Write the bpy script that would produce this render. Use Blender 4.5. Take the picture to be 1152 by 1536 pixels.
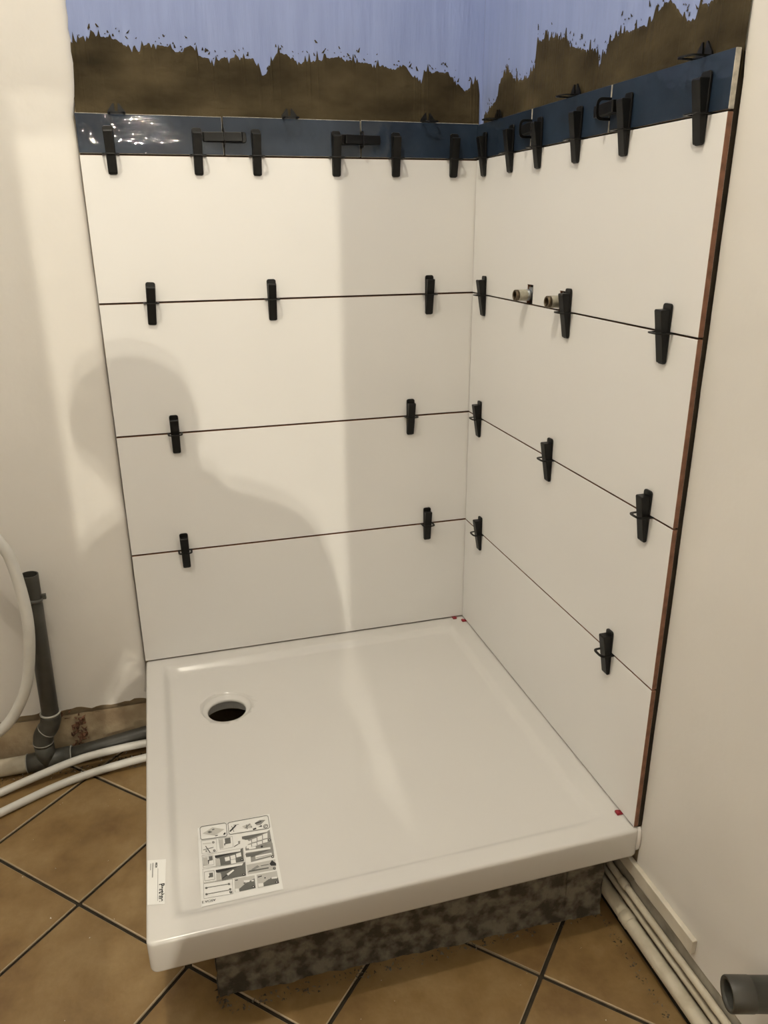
import bpy, bmesh, math, random
from mathutils import Vector, Matrix, Euler, noise

for o in list(bpy.data.objects):
    bpy.data.objects.remove(o)
SC = bpy.context.scene
COL = SC.collection
rnd = random.Random(7)

# heights measured from the top of the tray are shifted by ZT so that the floor is z = 0
ZT = 0.25

# ------------------------------------------------------------------ camera
FPX = 1166.24
CAM_LOC = Vector((-0.76661, -1.87582, 1.07203 + ZT))
CAM_EUL = Euler((1.215606, 0.006895, -0.279379), 'XYZ')
cd = bpy.data.cameras.new('camera')
cam = bpy.data.objects.new('camera', cd)
COL.objects.link(cam)
cam.location = CAM_LOC
cam.rotation_euler = CAM_EUL
cd.sensor_fit = 'AUTO'
cd.sensor_width = 36.0
cd.lens = FPX / 1536.0 * 36.0
cd.clip_start = 0.01
SC.camera = cam
CAM_M = CAM_EUL.to_matrix()

# ------------------------------------------------------------------ world, lights, exposure
w = bpy.data.worlds.new('world')
SC.world = w
w.use_nodes = True
w.node_tree.nodes['Background'].inputs[0].default_value = (1.0, 0.88, 0.70, 1)
w.node_tree.nodes['Background'].inputs[1].default_value = 0.0

WARM = (1.0, 0.925, 0.765)
ROOM_LAMP = Vector((-0.97, -1.10, 2.78 + ZT))       # bare bulb under the bathroom ceiling
HALL_LAMPS = [Vector((-0.77, -6.0, 2.25 + ZT)), Vector((-0.768, -6.0, 2.175 + ZT))]   # two filaments of the hallway pendant
ROOM_W, HALL_W = 56.5, 395.0

def point_light(name, loc, watts, radius):
    l = bpy.data.lights.new(name, 'POINT')
    l.energy = watts
    l.color = WARM
    l.shadow_soft_size = radius
    o = bpy.data.objects.new(name, l)
    COL.objects.link(o)
    o.location = loc
    return o

vs = SC.view_settings
vs.view_transform = 'Standard'
vs.look = 'None'
vs.gamma = 1.0
vs.use_curve_mapping = False
vs.exposure = 0.0

# ------------------------------------------------------------------ helpers
def px(u, v, axis, val):
    """pixel of the photograph -> point on the plane axis = val (val measured in scene metres)"""
    d = CAM_M @ Vector(((u - 576) / FPX, -(v - 768) / FPX, -1))
    t = (val - CAM_LOC[axis]) / d[axis]
    return CAM_LOC + d * t

def new_mat(name):
    m = bpy.data.materials.new(name)
    m.use_nodes = True
    nt = m.node_tree
    return m, nt, nt.nodes['Principled BSDF']

def mat(name, col, rough=0.5, metal=0.0, var=0.0, scale=20.0, bump=0.0, bscale=60.0, col2=None, spec=None,
        detail=4.0, lo=0.35, hi=0.65, stretch=None):
    m, nt, b = new_mat(name)
    b.inputs['Roughness'].default_value = rough
    b.inputs['Metallic'].default_value = metal
    if spec is not None:
        b.inputs['Specular IOR Level'].default_value = spec
    b.inputs['Base Color'].default_value = (*col, 1)
    geo = nt.nodes.new('ShaderNodeNewGeometry')
    vec = geo.outputs['Position']
    if stretch:
        mp = nt.nodes.new('ShaderNodeMapping')
        mp.inputs['Scale'].default_value = stretch
        nt.links.new(vec, mp.inputs['Vector'])
        vec = mp.outputs['Vector']
    if var > 0 or col2:
        n = nt.nodes.new('ShaderNodeTexNoise')
        n.inputs['Scale'].default_value = scale
        n.inputs['Detail'].default_value = detail
        nt.links.new(vec, n.inputs['Vector'])
        r = nt.nodes.new('ShaderNodeValToRGB')
        c2 = col2 if col2 else tuple(max(0, c * (1 - var)) for c in col)
        r.color_ramp.elements[0].color = (*c2, 1)
        r.color_ramp.elements[0].position = lo
        r.color_ramp.elements[1].color = (*col, 1)
        r.color_ramp.elements[1].position = hi
        nt.links.new(n.outputs['Fac'], r.inputs['Fac'])
        nt.links.new(r.outputs['Color'], b.inputs['Base Color'])
    if bump > 0:
        n2 = nt.nodes.new('ShaderNodeTexNoise')
        n2.inputs['Scale'].default_value = bscale
        n2.inputs['Detail'].default_value = 3
        nt.links.new(vec, n2.inputs['Vector'])
        bp = nt.nodes.new('ShaderNodeBump')
        bp.inputs['Strength'].default_value = 1.0
        bp.inputs['Distance'].default_value = bump
        nt.links.new(n2.outputs['Fac'], bp.inputs['Height'])
        nt.links.new(bp.outputs['Normal'], b.inputs['Normal'])
    return m

class MB:
    def __init__(s):
        s.v = []; s.f = []; s.m = []; s.sm = []
    def add(s, vs_, fs_, mi=0, smooth=False):
        o = len(s.v)
        s.v += [tuple(p) for p in vs_]
        for f in fs_:
            s.f.append(tuple(i + o for i in f)); s.m.append(mi); s.sm.append(smooth)
    def box(s, a, b, mi=0):
        (x0, y0, z0), (x1, y1, z1) = a, b
        vv = [(x0, y0, z0), (x1, y0, z0), (x1, y1, z0), (x0, y1, z0), (x0, y0, z1), (x1, y0, z1), (x1, y1, z1), (x0, y1, z1)]
        s.add(vv, [(0, 3, 2, 1), (4, 5, 6, 7), (0, 1, 5, 4), (1, 2, 6, 5), (2, 3, 7, 6), (3, 0, 4, 7)], mi)
    def prism(s, poly, fn, h0, h1, mi=0, side_mi=None):
        """poly: 2-D outline; fn(a, b, h) -> 3-D"""
        n = len(poly)
        vv = [fn(a, b, h0) for a, b in poly] + [fn(a, b, h1) for a, b in poly]
        s.add(vv, [tuple(range(n))[::-1], tuple(range(n, 2 * n))], mi)
        o = len(s.v) - 2 * n
        for i in range(n):
            j = (i + 1) % n
            s.f.append((o + i, o + j, o + n + j, o + n + i)); s.m.append(mi if side_mi is None else side_mi); s.sm.append(False)
    def tube(s, path, r, seg=20, caps=True, mi=0, closed=False):
        P = [Vector(p) for p in path]
        n = len(P)
        rs = r if isinstance(r, (list, tuple)) else [r] * n
        T = []
        for i in range(n):
            t = (P[min(i + 1, n - 1)] - P[max(i - 1, 0)])
            T.append(t.normalized())
        up = Vector((0, 0, 1)) if abs(T[0].z) < 0.9 else Vector((1, 0, 0))
        N = (up - T[0] * up.dot(T[0])).normalized()
        vv = []
        for i in range(n):
            N = (N - T[i] * N.dot(T[i])).normalized()
            B = T[i].cross(N)
            for k in range(seg):
                a = 2 * math.pi * k / seg
                vv.append(P[i] + (N * math.cos(a) + B * math.sin(a)) * rs[i])
        ff = []
        for i in range(n - 1):
            for k in range(seg):
                k2 = (k + 1) % seg
                ff.append((i * seg + k, i * seg + k2, (i + 1) * seg + k2, (i + 1) * seg + k))
        o = len(s.v)
        s.add(vv, ff, mi, True)
        if caps:
            s.f.append(tuple(o + k for k in range(seg))[::-1]); s.m.append(mi); s.sm.append(False)
            s.f.append(tuple(o + (n - 1) * seg + k for k in range(seg))); s.m.append(mi); s.sm.append(False)
    def lathe(s, prof, origin, axis, seg=32, mi=0, smooth=True):
        """prof: list of (radius, height along axis)"""
        A = Vector(axis).normalized()
        up = Vector((0, 0, 1)) if abs(A.z) < 0.9 else Vector((1, 0, 0))
        N = (up - A * up.dot(A)).normalized(); B = A.cross(N)
        O = Vector(origin)
        vv = []
        for r, h in prof:
            for k in range(seg):
                a = 2 * math.pi * k / seg
                vv.append(O + A * h + (N * math.cos(a) + B * math.sin(a)) * r)
        ff = []
        for i in range(len(prof) - 1):
            for k in range(seg):
                k2 = (k + 1) % seg
                ff.append((i * seg + k, i * seg + k2, (i + 1) * seg + k2, (i + 1) * seg + k))
        s.add(vv, ff, mi, smooth)
    def mesh(s, name, mats):
        me = bpy.data.meshes.new(name)
        me.from_pydata(s.v, [], s.f)
        for m in (mats if isinstance(mats, (list, tuple)) else [mats]):
            me.materials.append(m)
        for p, mi, sm in zip(me.polygons, s.m, s.sm):
            p.material_index = mi; p.use_smooth = sm
        bm = bmesh.new(); bm.from_mesh(me)
        bmesh.ops.recalc_face_normals(bm, faces=bm.faces)
        bm.to_mesh(me); bm.free()
        me.update()
        return me

def link(name, me, parent=None, loc=None):
    o = bpy.data.objects.new(name, me)
    COL.objects.link(o)
    if parent is not None:
        o.parent = parent
    if loc is not None:
        o.location = loc
    return o

def obj(name, mb, mats, parent=None, loc=None, bevel=0, seg=2):
    o = link(name, mb.mesh(name, mats), parent, loc)
    if bevel:
        b = o.modifiers.new('bevel', 'BEVEL')
        b.width = bevel; b.segments = seg; b.limit_method = 'ANGLE'; b.angle_limit = math.radians(35)
    return o

def local(o):
    """shift children written in scene coordinates into the parent's frame"""
    for ch in o.children:
        ch.matrix_parent_inverse = Matrix.Translation(-o.location)

def thing(name, label, cat, loc=(0, 0, 0), group=None):
    o = bpy.data.objects.new(name, None)
    COL.objects.link(o)
    o.location = loc
    o.empty_display_size = 0.05
    tag(o, label, cat, group)
    return o

def tag(o, label, cat, group=None):
    o['label'] = label; o['category'] = cat
    if group: o['group'] = group
    return o

def struct(o):
    o['kind'] = 'structure'
    return o

# ------------------------------------------------------------------ materials
M = {}
M['tile'] = mat('white satin tile', (0.80, 0.785, 0.765), 0.42, var=0.02, scale=3, spec=0.3)
M['tile_body'] = mat('red clay tile body', (0.26, 0.125, 0.075), 0.85, var=0.35, scale=60)
M['blue_tile'] = mat('slate blue glaze', (0.023, 0.040, 0.068), 0.12, col2=(0.010, 0.019, 0.036), scale=9, bump=0.0021, bscale=30, lo=0.3, hi=0.72)
b_ = M['blue_tile'].node_tree
pb = b_.nodes['Principled BSDF']
bump_n = pb.inputs['Normal'].links[0].from_socket
b_.links.remove(pb.inputs['Normal'].links[0])
pb.inputs['Roughness'].default_value = 0.42
pb.inputs['Specular IOR Level'].default_value = 0.2
pb.inputs['Coat Weight'].default_value = 0.7
pb.inputs['Coat Roughness'].default_value = 0.004
b_.links.new(bump_n, pb.inputs['Coat Normal'])
M['blue_body'] = mat('cream tile body', (0.62, 0.58, 0.50), 0.8, var=0.4, scale=90)
M['adhesive'] = mat('brown wet adhesive', (0.082, 0.062, 0.031), 0.75, col2=(0.024, 0.017, 0.007), scale=7, bump=0.002, bscale=45, lo=0.32, hi=0.68, stretch=(1, 1, 1.8), spec=0.15)
M['joint'] = mat('dark adhesive bed', (0.045, 0.033, 0.020), 0.9, var=0.4, scale=40)
M['blue_paint'] = mat('pale blue paint', (0.29, 0.355, 0.60), 0.35, col2=(0.245, 0.305, 0.535), scale=7, bump=0.0012, bscale=14, stretch=(6, 6, 0.7), lo=0.3, hi=0.7)
M['plaster'] = mat('off white wall paint', (0.775, 0.745, 0.70), 0.55, var=0.05, scale=4, bump=0.0012, bscale=22)
M['white_wall'] = mat('bounce white wall paint', (0.87, 0.86, 0.84), 0.6, var=0.02, scale=4)  # unseen walls and ceiling made whiter to raise the bounced light
M['raw_plaster'] = mat('bare yellowish plaster', (0.46, 0.365, 0.235), 0.9, col2=(0.27, 0.19, 0.115), scale=13, bump=0.003, bscale=50, lo=0.28, hi=0.6)
M['brick'] = mat('crumbled brick', (0.24, 0.115, 0.065), 0.95, col2=(0.12, 0.06, 0.035), scale=90, bump=0.008, bscale=110)
M['grout'] = mat('dark floor grout', (0.045, 0.034, 0.020), 0.9, var=0.5, scale=40)
M['tray'] = mat('white acrylic', (0.66, 0.64, 0.61), 0.16, var=0.015, scale=3, bump=0.0004, bscale=9)
M['black'] = mat('black plastic', (0.0038, 0.0037, 0.0034), 0.40, var=0.3, scale=120, spec=0.32)
M['concrete'] = mat('dirty grey concrete', (0.215, 0.190, 0.148), 0.95, col2=(0.058, 0.048, 0.034), scale=38, bump=0.006, bscale=60, lo=0.40, hi=0.62, detail=9)
M['pvc'] = mat('grey pvc pipe', (0.058, 0.055, 0.046), 0.42, var=0.25, scale=25)
M['pvc_light'] = mat('mid grey pvc fitting', (0.085, 0.083, 0.071), 0.45, var=0.35, scale=30)
M['pvc_rim'] = mat('pale pvc edge', (0.36, 0.35, 0.31), 0.5)
M['pale_pipe'] = mat('painted cream pipe', (0.60, 0.545, 0.43), 0.5, col2=(0.47, 0.41, 0.30), scale=22, bump=0.001, bscale=70, lo=0.3, hi=0.55)
M['hose'] = mat('white plastic hose', (0.66, 0.645, 0.60), 0.35, var=0.06, scale=20)
M['brass'] = mat('dull brass', (0.17, 0.13, 0.085), 0.4, metal=0.8, var=0.4, scale=80)
M['tape'] = mat('thread tape', (0.46, 0.43, 0.34), 0.6, var=0.25, scale=120)
M['dark'] = mat('cavity shade and lens black', (0.012, 0.011, 0.010), 0.9)
M['red'] = mat('red plastic', (0.27, 0.010, 0.022), 0.4)
M['sheet'] = mat('white print film', (0.80, 0.795, 0.77), 0.25)
M['ink'] = mat('black print ink', (0.02, 0.02, 0.02), 0.5)
M['ink_dark'] = mat('dark grey print ink', (0.13, 0.13, 0.12), 0.5)
M['ink_mid'] = mat('mid grey print ink', (0.27, 0.265, 0.25), 0.5)
M['ink_light'] = mat('light grey print ink', (0.50, 0.49, 0.46), 0.5)
M['trim'] = mat('painted skirting', (0.68, 0.625, 0.52), 0.5, var=0.12, scale=20)
M['silicone'] = mat('white sealant', (0.78, 0.75, 0.72), 0.4)
M['wood_door'] = mat('white painted door', (0.70, 0.66, 0.58), 0.45)
M['zinc'] = mat('zinc bracket', (0.42, 0.45, 0.47), 0.4, metal=0.7, var=0.5, scale=150)

def floor_tile_mat():
    m, nt, b = new_mat('tan terracotta floor tile')
    geo = nt.nodes.new('ShaderNodeNewGeometry')
    oi = nt.nodes.new('ShaderNodeObjectInfo')
    n = nt.nodes.new('ShaderNodeTexNoise'); n.noise_dimensions = '4D'
    n.inputs['Scale'].default_value = 8; n.inputs['Detail'].default_value = 7; n.inputs['Roughness'].default_value = 0.62
    nt.links.new(geo.outputs['Position'], n.inputs['Vector'])
    mul = nt.nodes.new('ShaderNodeMath'); mul.operation = 'MULTIPLY'; mul.inputs[1].default_value = 9
    nt.links.new(oi.outputs['Random'], mul.inputs[0]); nt.links.new(mul.outputs[0], n.inputs['W'])
    r = nt.nodes.new('ShaderNodeValToRGB')
    e = r.color_ramp.elements
    e[0].position = 0.30; e[0].color = (0.150, 0.082, 0.030, 1)
    e[1].position = 0.72; e[1].color = (0.335, 0.228, 0.108, 1)
    e2 = r.color_ramp.elements.new(0.5); e2.color = (0.235, 0.146, 0.056, 1)
    nt.links.new(n.outputs['Fac'], r.inputs['Fac'])
    nt.links.new(r.outputs['Color'], b.inputs['Base Color'])
    b.inputs['Roughness'].default_value = 0.42
    n2 = nt.nodes.new('ShaderNodeTexNoise'); n2.inputs['Scale'].default_value = 35; n2.inputs['Detail'].default_value = 4
    nt.links.new(geo.outputs['Position'], n2.inputs['Vector'])
    bp = nt.nodes.new('ShaderNodeBump'); bp.inputs['Distance'].default_value = 0.0015
    nt.links.new(n2.outputs['Fac'], bp.inputs['Height']); nt.links.new(bp.outputs['Normal'], b.inputs['Normal'])
    return m
M['floor_tile'] = floor_tile_mat()
M['floor_side'] = mat('pale tile edge', (0.42, 0.33, 0.22), 0.8)

# ------------------------------------------------------------------ room shell
XL, XR = -1.95, 0.021          # left wall face, right wall base face
YB, YF, YH = 0.020, -3.0, -8.6
ZC = 3.22
def slab(name, a, b, m):
    mb = MB(); mb.box(a, b)
    return struct(obj(name, mb, m))
floor = slab('floor', (XL, YH, -0.10), (XR, YB, -0.006), M['grout'])
wall_back = slab('wall_back', (XL - 0.1, YB, -0.10), (XR + 0.1, YB + 0.1, ZC), M['raw_plaster'])
wall_right = slab('wall_right', (XR, YH, -0.10), (XR + 0.1, YB, ZC), M['raw_plaster'])
wall_left = slab('wall_left', (XL - 0.1, YH, -0.10), (XL, YB, ZC), M['white_wall'])
ceiling = slab('ceiling', (XL - 0.1, YH, ZC), (XR + 0.1, YB + 0.1, ZC + 0.1), M['white_wall'])
wall_hall = slab('wall_hall_end', (XL - 0.1, YH - 0.1, -0.10), (XR + 0.1, YH, ZC), mat('darkened hall end wall', (0.20, 0.15, 0.10), 0.8, var=0.2, scale=6))  # unseen end wall, darkened to dim its reflection in the blue tiles
# the wall with the doorway behind the photographer
DX0, DX1, DZ = -1.27, -0.5525, 1.765 + ZT
mb = MB()
mb.box((XL, YF - 0.1, 0), (DX0, YF, ZC)); mb.box((DX1, YF - 0.1, 0), (XR, YF, ZC)); mb.box((DX0, YF - 0.1, DZ), (DX1, YF, ZC))
wall_front = struct(obj('wall_front', mb, M['white_wall']))
# unseen half-open sliding door leaf, placed to cut the hallway light's left edge
LE = -0.8827
mb = MB()
mb.box((LE - 0.80, YF - 0.142, 0.012), (LE, YF - 0.104, DZ + 0.06))
door = struct(obj('door_1', mb, M['wood_door'], bevel=0.003))
mb = MB(); mb.box((LE - 0.075, YF - 0.150, 0.95), (LE - 0.045, YF - 0.1425, 1.11))
obj('door_handle', mb, M['zinc'], door, bevel=0.003)
mb = MB(); mb.box((-1.75, YF - 0.150, DZ + 0.062), (DX1 + 0.05, YF - 0.1005, DZ + 0.10))
struct(obj('trim_2', mb, M['trim']))

# plaster coats, paint and adhesive on the walls ------------------------------------
def wobble(a, amp, sc, seed):
    return amp * noise.noise(Vector((a * sc, seed * 3.1, seed)))

# plaster on the back wall, beside the tiles: rounded, slightly wavy edge towards the tiles
mb = MB()
zs = [ZT - 0.105] + [ZT - 0.10 + i * 0.02 for i in range(0, 133)]
zs = [z for z in zs if z < ZC] + [ZC]
prof = [(0.0, 0.020), (0.0, 0.0150), (-0.0025, 0.0112), (-0.007, 0.0085), (-0.014, 0.0066), (-0.024, 0.0054), (-0.04, 0.005)]
rows = []
for z in zs:
    zr = z - ZT
    xe = -0.8865 if zr < 1.29 else -0.8865 + min(1, (zr - 1.29) / 0.06) * 0.012
    xe += wobble(z, 0.0015, 9, 1) + (wobble(z, 0.004, 55, 2) if zr > 1.27 else 0)
    row = [(xe + a, b_, z) for a, b_ in prof] + [(-1.1, 0.005, z), (XL, 0.005, z)]
    rows.append(row)
nv = len(rows[0])
low = rows[0]
rows[0] = [(x, y, ZT - 0.105 + wobble(x, 0.006, 14, 5)) for x, y, z in low]
# a finer, ragged lower lip
mb.add([p for r in rows for p in r], [(i * nv + k, i * nv + k + 1, (i + 1) * nv + k + 1, (i + 1) * nv + k) for i in range(len(rows) - 1) for k in range(nv - 1)], 0, True)
obj('plaster_coat', mb, M['plaster'], wall_back)
# lower lip strip of the plaster, with an irregular broken edge
def ragged_strip(name, x0, x1, ztop, zbot, yf, yb, amp, seed, m, parent, step=0.012):
    mb = MB(); n = int((x1 - x0) / step)
    top = []; bot = []
    for i in range(n + 1):
        x = x0 + (x1 - x0) * i / n
        bot.append((x, zbot + wobble(x, amp, 18, seed) + wobble(x, amp * 0.6, 70, seed + 1)))
        top.append((x, ztop))
    for i in range(n):
        (xa, za), (xb, zb) = bot[i], bot[i + 1]
        mb.add([(xa, yf, za), (xb, yf, zb), (xb, yf, ztop), (xa, yf, ztop), (xa, yb, za), (xb, yb, zb)], [(0, 1, 2, 3), (0, 4, 5, 1)])
    return obj(name, mb, m, parent)
ragged_strip('plaster_coat', XL, -0.889, ZT - 0.09, ZT - 0.108, 0.0046, 0.020, 0.010, 3, M['plaster'], wall_back)
ragged_strip('lower_plaster', XL, -0.889, ZT - 0.128, 0.004, 0.011, 0.020, 0.004, 8, M['raw_plaster'], wall_back)
# crumbled brick patch by the standpipe
mb = MB()
for i in range(46):
    x = -1.072 + rnd.gauss(0, 0.013); z = ZT - 0.165 + rnd.uniform(-0.06, 0.055)
    s = rnd.uniform(0.004, 0.012)
    c = Vector((x, 0.011, z))
    p = [c + Vector((rnd.uniform(-s, s), rnd.uniform(-0.006, 0.001), rnd.uniform(-s, s))) for _ in range(4)] + [c + Vector((0, -0.009, 0))]
    mb.add(p, [(0, 1, 4), (1, 2, 4), (2, 3, 4), (3, 0, 4), (0, 1, 2), (0, 2, 3)])
o = obj('brick_rubble', mb, M['brick'], wall_back); o['kind'] = 'stuff'

# plaster on the right wall, from the end of the tiles towards the doorway
mb = MB(); nseg = 60
ys = [-0.8845 - (3.0 - 0.8845) * i / nseg for i in range(nseg + 1)]
zl = [ZT - 0.128 + wobble(y, 0.005, 12, 4) for y in ys]
for i in range(nseg):
    mb.add([(0.016, ys[i], zl[i]), (0.016, ys[i + 1], zl[i + 1]), (0.016, ys[i + 1], ZC), (0.016, ys[i], ZC), (XR, ys[i], zl[i]), (XR, ys[i + 1], zl[i + 1])], [(0, 1, 2, 3), (0, 4, 5, 1)])
zz = [ZT - 0.128 + i * 0.03 for i in range(90)]
zz = [z for z in zz if z < ZC] + [ZC]
for i in range(len(zz) - 1):
    def ye(z):
        zr = z - ZT
        return -0.8845 + (0.0 if zr < 1.27 else min(1, (zr - 1.27) / 0.05) * 0.015) + wobble(z, 0.0012, 20, 6)
    mb.add([(0.016, ye(zz[i]), zz[i]), (0.016, ye(zz[i + 1]), zz[i + 1]), (0.016, -0.8846, zz[i + 1]), (0.016, -0.8846, zz[i]), (XR, ye(zz[i]), zz[i]), (XR, ye(zz[i + 1]), zz[i + 1])],
           [(0, 1, 2, 3), (0, 4, 5, 1)])
obj('plaster_coat', mb, M['plaster'], wall_right)

# pale blue paint above the tiled band
mb = MB(); mb.box((-0.880, 0.0145, ZT + 1.22), (0.0158, YB, ZC - 0.002)); obj('paint_coat', mb, M['blue_paint'], wall_back)
mb = MB(); mb.box((0.0160, -0.8690, ZT + 1.22), (XR, 0.0145, ZC - 0.002)); obj('paint_coat', mb, M['blue_paint'], wall_right)

# adhesive smeared above the blue tiles: ragged trowel edge traced along its outline
back_out = [(100, 62), (108, 62), (125, 54), (160, 55), (175, 60), (190, 70), (205, 75), (222, 66), (240, 68), (258, 72), (270, 82), (285, 64), (298, 86), (320, 90), (345, 86), (380, 88), (388, 105),
            (395, 113), (405, 100), (416, 78), (430, 84), (450, 94), (480, 90), (500, 86), (520, 90), (545, 94), (565, 98), (590, 104), (606, 98), (618, 112), (628, 124), (638, 108), (655, 107), (676, 112), (688, 128), (697, 138), (709, 126), (716, 120), (719, 140)]
right_out = [(727, 172), (735, 165), (745, 148), (752, 118), (762, 106), (772, 118), (790, 120), (803, 100), (807, 58), (820, 60), (840, 54), (851, 58), (856, 73), (880, 75), (893, 73), (900, 98), (912, 66), (925, 55), (945, 47), (960, 42), (978, 32), (990, 12), (1006, 0), (1018, 16), (1035, 30), (1044, 28), (1049, 8), (1066, 3), (1085, -8), (1100, -30), (1138, -60)]
def smear(outline, axis, base, nrm, parent, zlow, seed):
    r = random.Random(seed)
    pts = [px(u, v, axis, base) for u, v in outline]
    ax = 1 - axis
    pts = [(p[ax], p[2]) for p in pts]
    dense = []
    for (a0, z0), (a1, z1) in zip(pts[:-1], pts[1:]):
        n = max(2, int(abs(a1 - a0) / 0.0028))
        for i in range(n):
            t = i / n
            a = a0 + (a1 - a0) * t
            z = z0 + (z1 - z0) * t
            z += wobble(a, 0.004, 60, seed) + wobble(a, 0.004, 210, seed + 1) + r.uniform(-0.0012, 0.0012)
            if r.random() < 0.16: z += r.uniform(0.002, 0.016)
            if r.random() < 0.10: z -= r.uniform(0.002, 0.012)
            dense.append((a, z))
    dense.append(pts[-1])
    def P(a, z, h):
        return (a, base + nrm * h, z) if axis == 1 else (base + nrm * h, a, z)
    mb = MB()
    for (a0, z0), (a1, z1) in zip(dense[:-1], dense[1:]):
        zm0, zm1 = max(zlow + 0.002, z0 - 0.006), max(zlow + 0.002, z1 - 0.006)
        mb.add([P(a0, zlow, 0.004), P(a1, zlow, 0.004), P(a1, zm1, 0.0016), P(a0, zm0, 0.0016), P(a1, z1, 0.0008), P(a0, z0, 0.0008), P(a1, z1, -0.0003), P(a0, z0, -0.0003)],
               [(0, 1, 2, 3), (3, 2, 4, 5), (5, 4, 6, 7)], 0, True)
    # loose flecks just above the edge
    for i in range(90):
        a, z = r.choice(dense)
        z += r.uniform(0.002, 0.020); s = r.uniform(0.0008, 0.0028); l = s * r.uniform(1, 4)
        lean = r.uniform(-0.8, 0.8) * l
        mb.add([P(a - s, z, 0.0006), P(a + s, z, 0.0006), P(a + s * 0.3 + lean, z + l, 0.0006), P(a - s * 0.5 + lean, z + l * 0.8, 0.0006)], [(0, 1, 2, 3)])
    return obj('adhesive_smear', mb, M['adhesive'], parent)
smear(back_out, 1, 0.0142, -1, wall_back, ZT + 1.25, 11)
smear(right_out, 0, 0.0157, -1, wall_right, ZT + 1.25, 23)
# adhesive bed behind the tiles
mb = MB(); mb.box((-0.884, 0.0094, ZT + 0.002), (0.0158, YB, ZT + 1.283)); obj('adhesive_bed', mb, M['joint'], wall_back)
mb = MB(); mb.box((0.0094, -0.880, ZT + 0.002), (XR, 0.0094, ZT + 1.283)); obj('adhesive_bed', mb, M['joint'], wall_right)

# ------------------------------------------------------------------ wall tiles
ROW = 0.303
TJ = 0.0015
def bw(a, b, h): return (a, h, b)            # back wall: a = x, b = z, h = y
def rw(a, b, h): return (h, a, b)            # right wall: a = y, b = z, h = x
def tile(parent, poly, fn, mats, thick=0.009, label=None):
    mb = MB()
    mb.prism(poly, fn, thick, 0.0, 0, 1)
    o = obj('wall_tile', mb, mats, parent, bevel=0.0007, seg=1)
    if label: o['label'] = label
    return o
WT = [M['tile'], M['tile_body']]
BT = [M['blue_tile'], M['blue_body']]
notch = []
N1 = (-0.3345, -0.3075, 0.949); N2 = (-0.4740, -0.4520, 0.9465)
for k in range(4):
    z0, z1 = ZT + k * ROW + TJ, ZT + (k + 1) * ROW - TJ
    if k == 0: z0 = ZT + 0.0035
    tile(wall_back, [(-0.8848, z0), (0.006, z0), (0.006, z1), (-0.8848, z1)], bw, WT)
    y1, y0 = -0.0022, -0.8828
    if k == 3:
        poly = [(y0, z0), (N2[0], z0), (N2[0], ZT + N2[2]), (N2[1], ZT + N2[2]), (N2[1], z0), (N1[0], z0), (N1[0], ZT + N1[2]), (N1[1], ZT + N1[2]), (N1[1], z0), (y1, z0), (y1, z1), (y0, z1)]
    else:
        poly = [(y0, z0), (y1, z0), (y1, z1), (y0, z1)]
    tile(wall_right, poly, rw, WT)
BZ0, BZ1 = ZT + 4 * ROW + TJ, ZT + 1.2868
for x0, x1 in [(-0.8848, -0.589), (-0.586, -0.283), (-0.280, 0.004)]:
    tile(wall_back, [(x0, BZ0), (x1, BZ0), (x1, BZ1 + 0.0015), (x0, BZ1 + 0.0025)], bw, BT, 0.009, 'glossy slate blue tile of the top band')
for y0, y1 in [(-0.8828, -0.5835), (-0.5805, -0.2875), (-0.2845, -0.0022)]:
    tile(wall_right, [(y0, BZ0), (y1, BZ0), (y1, BZ1 - 0.001), (y0, BZ1 - 0.001)], rw, BT, 0.009, 'glossy slate blue tile of the top band')
# near-black plates painted in for the shade inside the notches
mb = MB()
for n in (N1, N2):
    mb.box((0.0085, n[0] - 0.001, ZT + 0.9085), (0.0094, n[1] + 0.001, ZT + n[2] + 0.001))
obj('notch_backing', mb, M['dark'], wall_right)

# ------------------------------------------------------------------ floor tiles (diagonal, 30 cm)
PITCH, ANG = 0.2985, math.radians(-44.8)
O0 = Vector((-1.0452, -0.5139))
E1 = Vector((math.cos(ANG), math.sin(ANG))); E2 = Vector((-E1.y, E1.x))
JW = 0.0038
def clip(poly, fn):
    out = []
    for i in range(len(poly)):
        a, b = poly[i], poly[(i + 1) % len(poly)]
        fa, fb = fn(a), fn(b)
        if fa >= 0: out.append(a)
        if (fa >= 0) != (fb >= 0):
            t = fa / (fa - fb); out.append((a[0] + (b[0] - a[0]) * t, a[1] + (b[1] - a[1]) * t))
    return out
for i in range(-9, 13):
    for j in range(-13, 9):
        c = O0 + E1 * ((i + 0.5) * PITCH) + E2 * ((j + 0.5) * PITCH)
        h = PITCH / 2 - JW
        poly = [tuple(c + E1 * (sx * h) + E2 * (sy * h)) for sx, sy in ((-1, -1), (1, -1), (1, 1), (-1, 1))]
        for fn in (lambda p: p[0] - (XL + 0.004), lambda p: (XR - 0.016) - p[0], lambda p: (-0.012) - p[1], lambda p: p[1] - (YF + 0.004)):
            poly = clip(poly, fn) if len(poly) >= 3 else []
        if len(poly) < 3: continue
        mb = MB()
        mb.prism(poly, lambda a, b_, hh: (a, b_, hh), -0.0055, 0.0005 + rnd.uniform(-0.0005, 0.0005), 0, 1)
        obj('floor_tile', mb, [M['floor_tile'], M['floor_side']], floor, bevel=0.0016, seg=1)
mb = MB(); mb.box((XL + 0.01, YH + 0.01, -0.006), (XR - 0.02, YF - 0.1, 0.0)); obj('hallway_floor_covering', mb, M['floor_tile'], floor)

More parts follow.
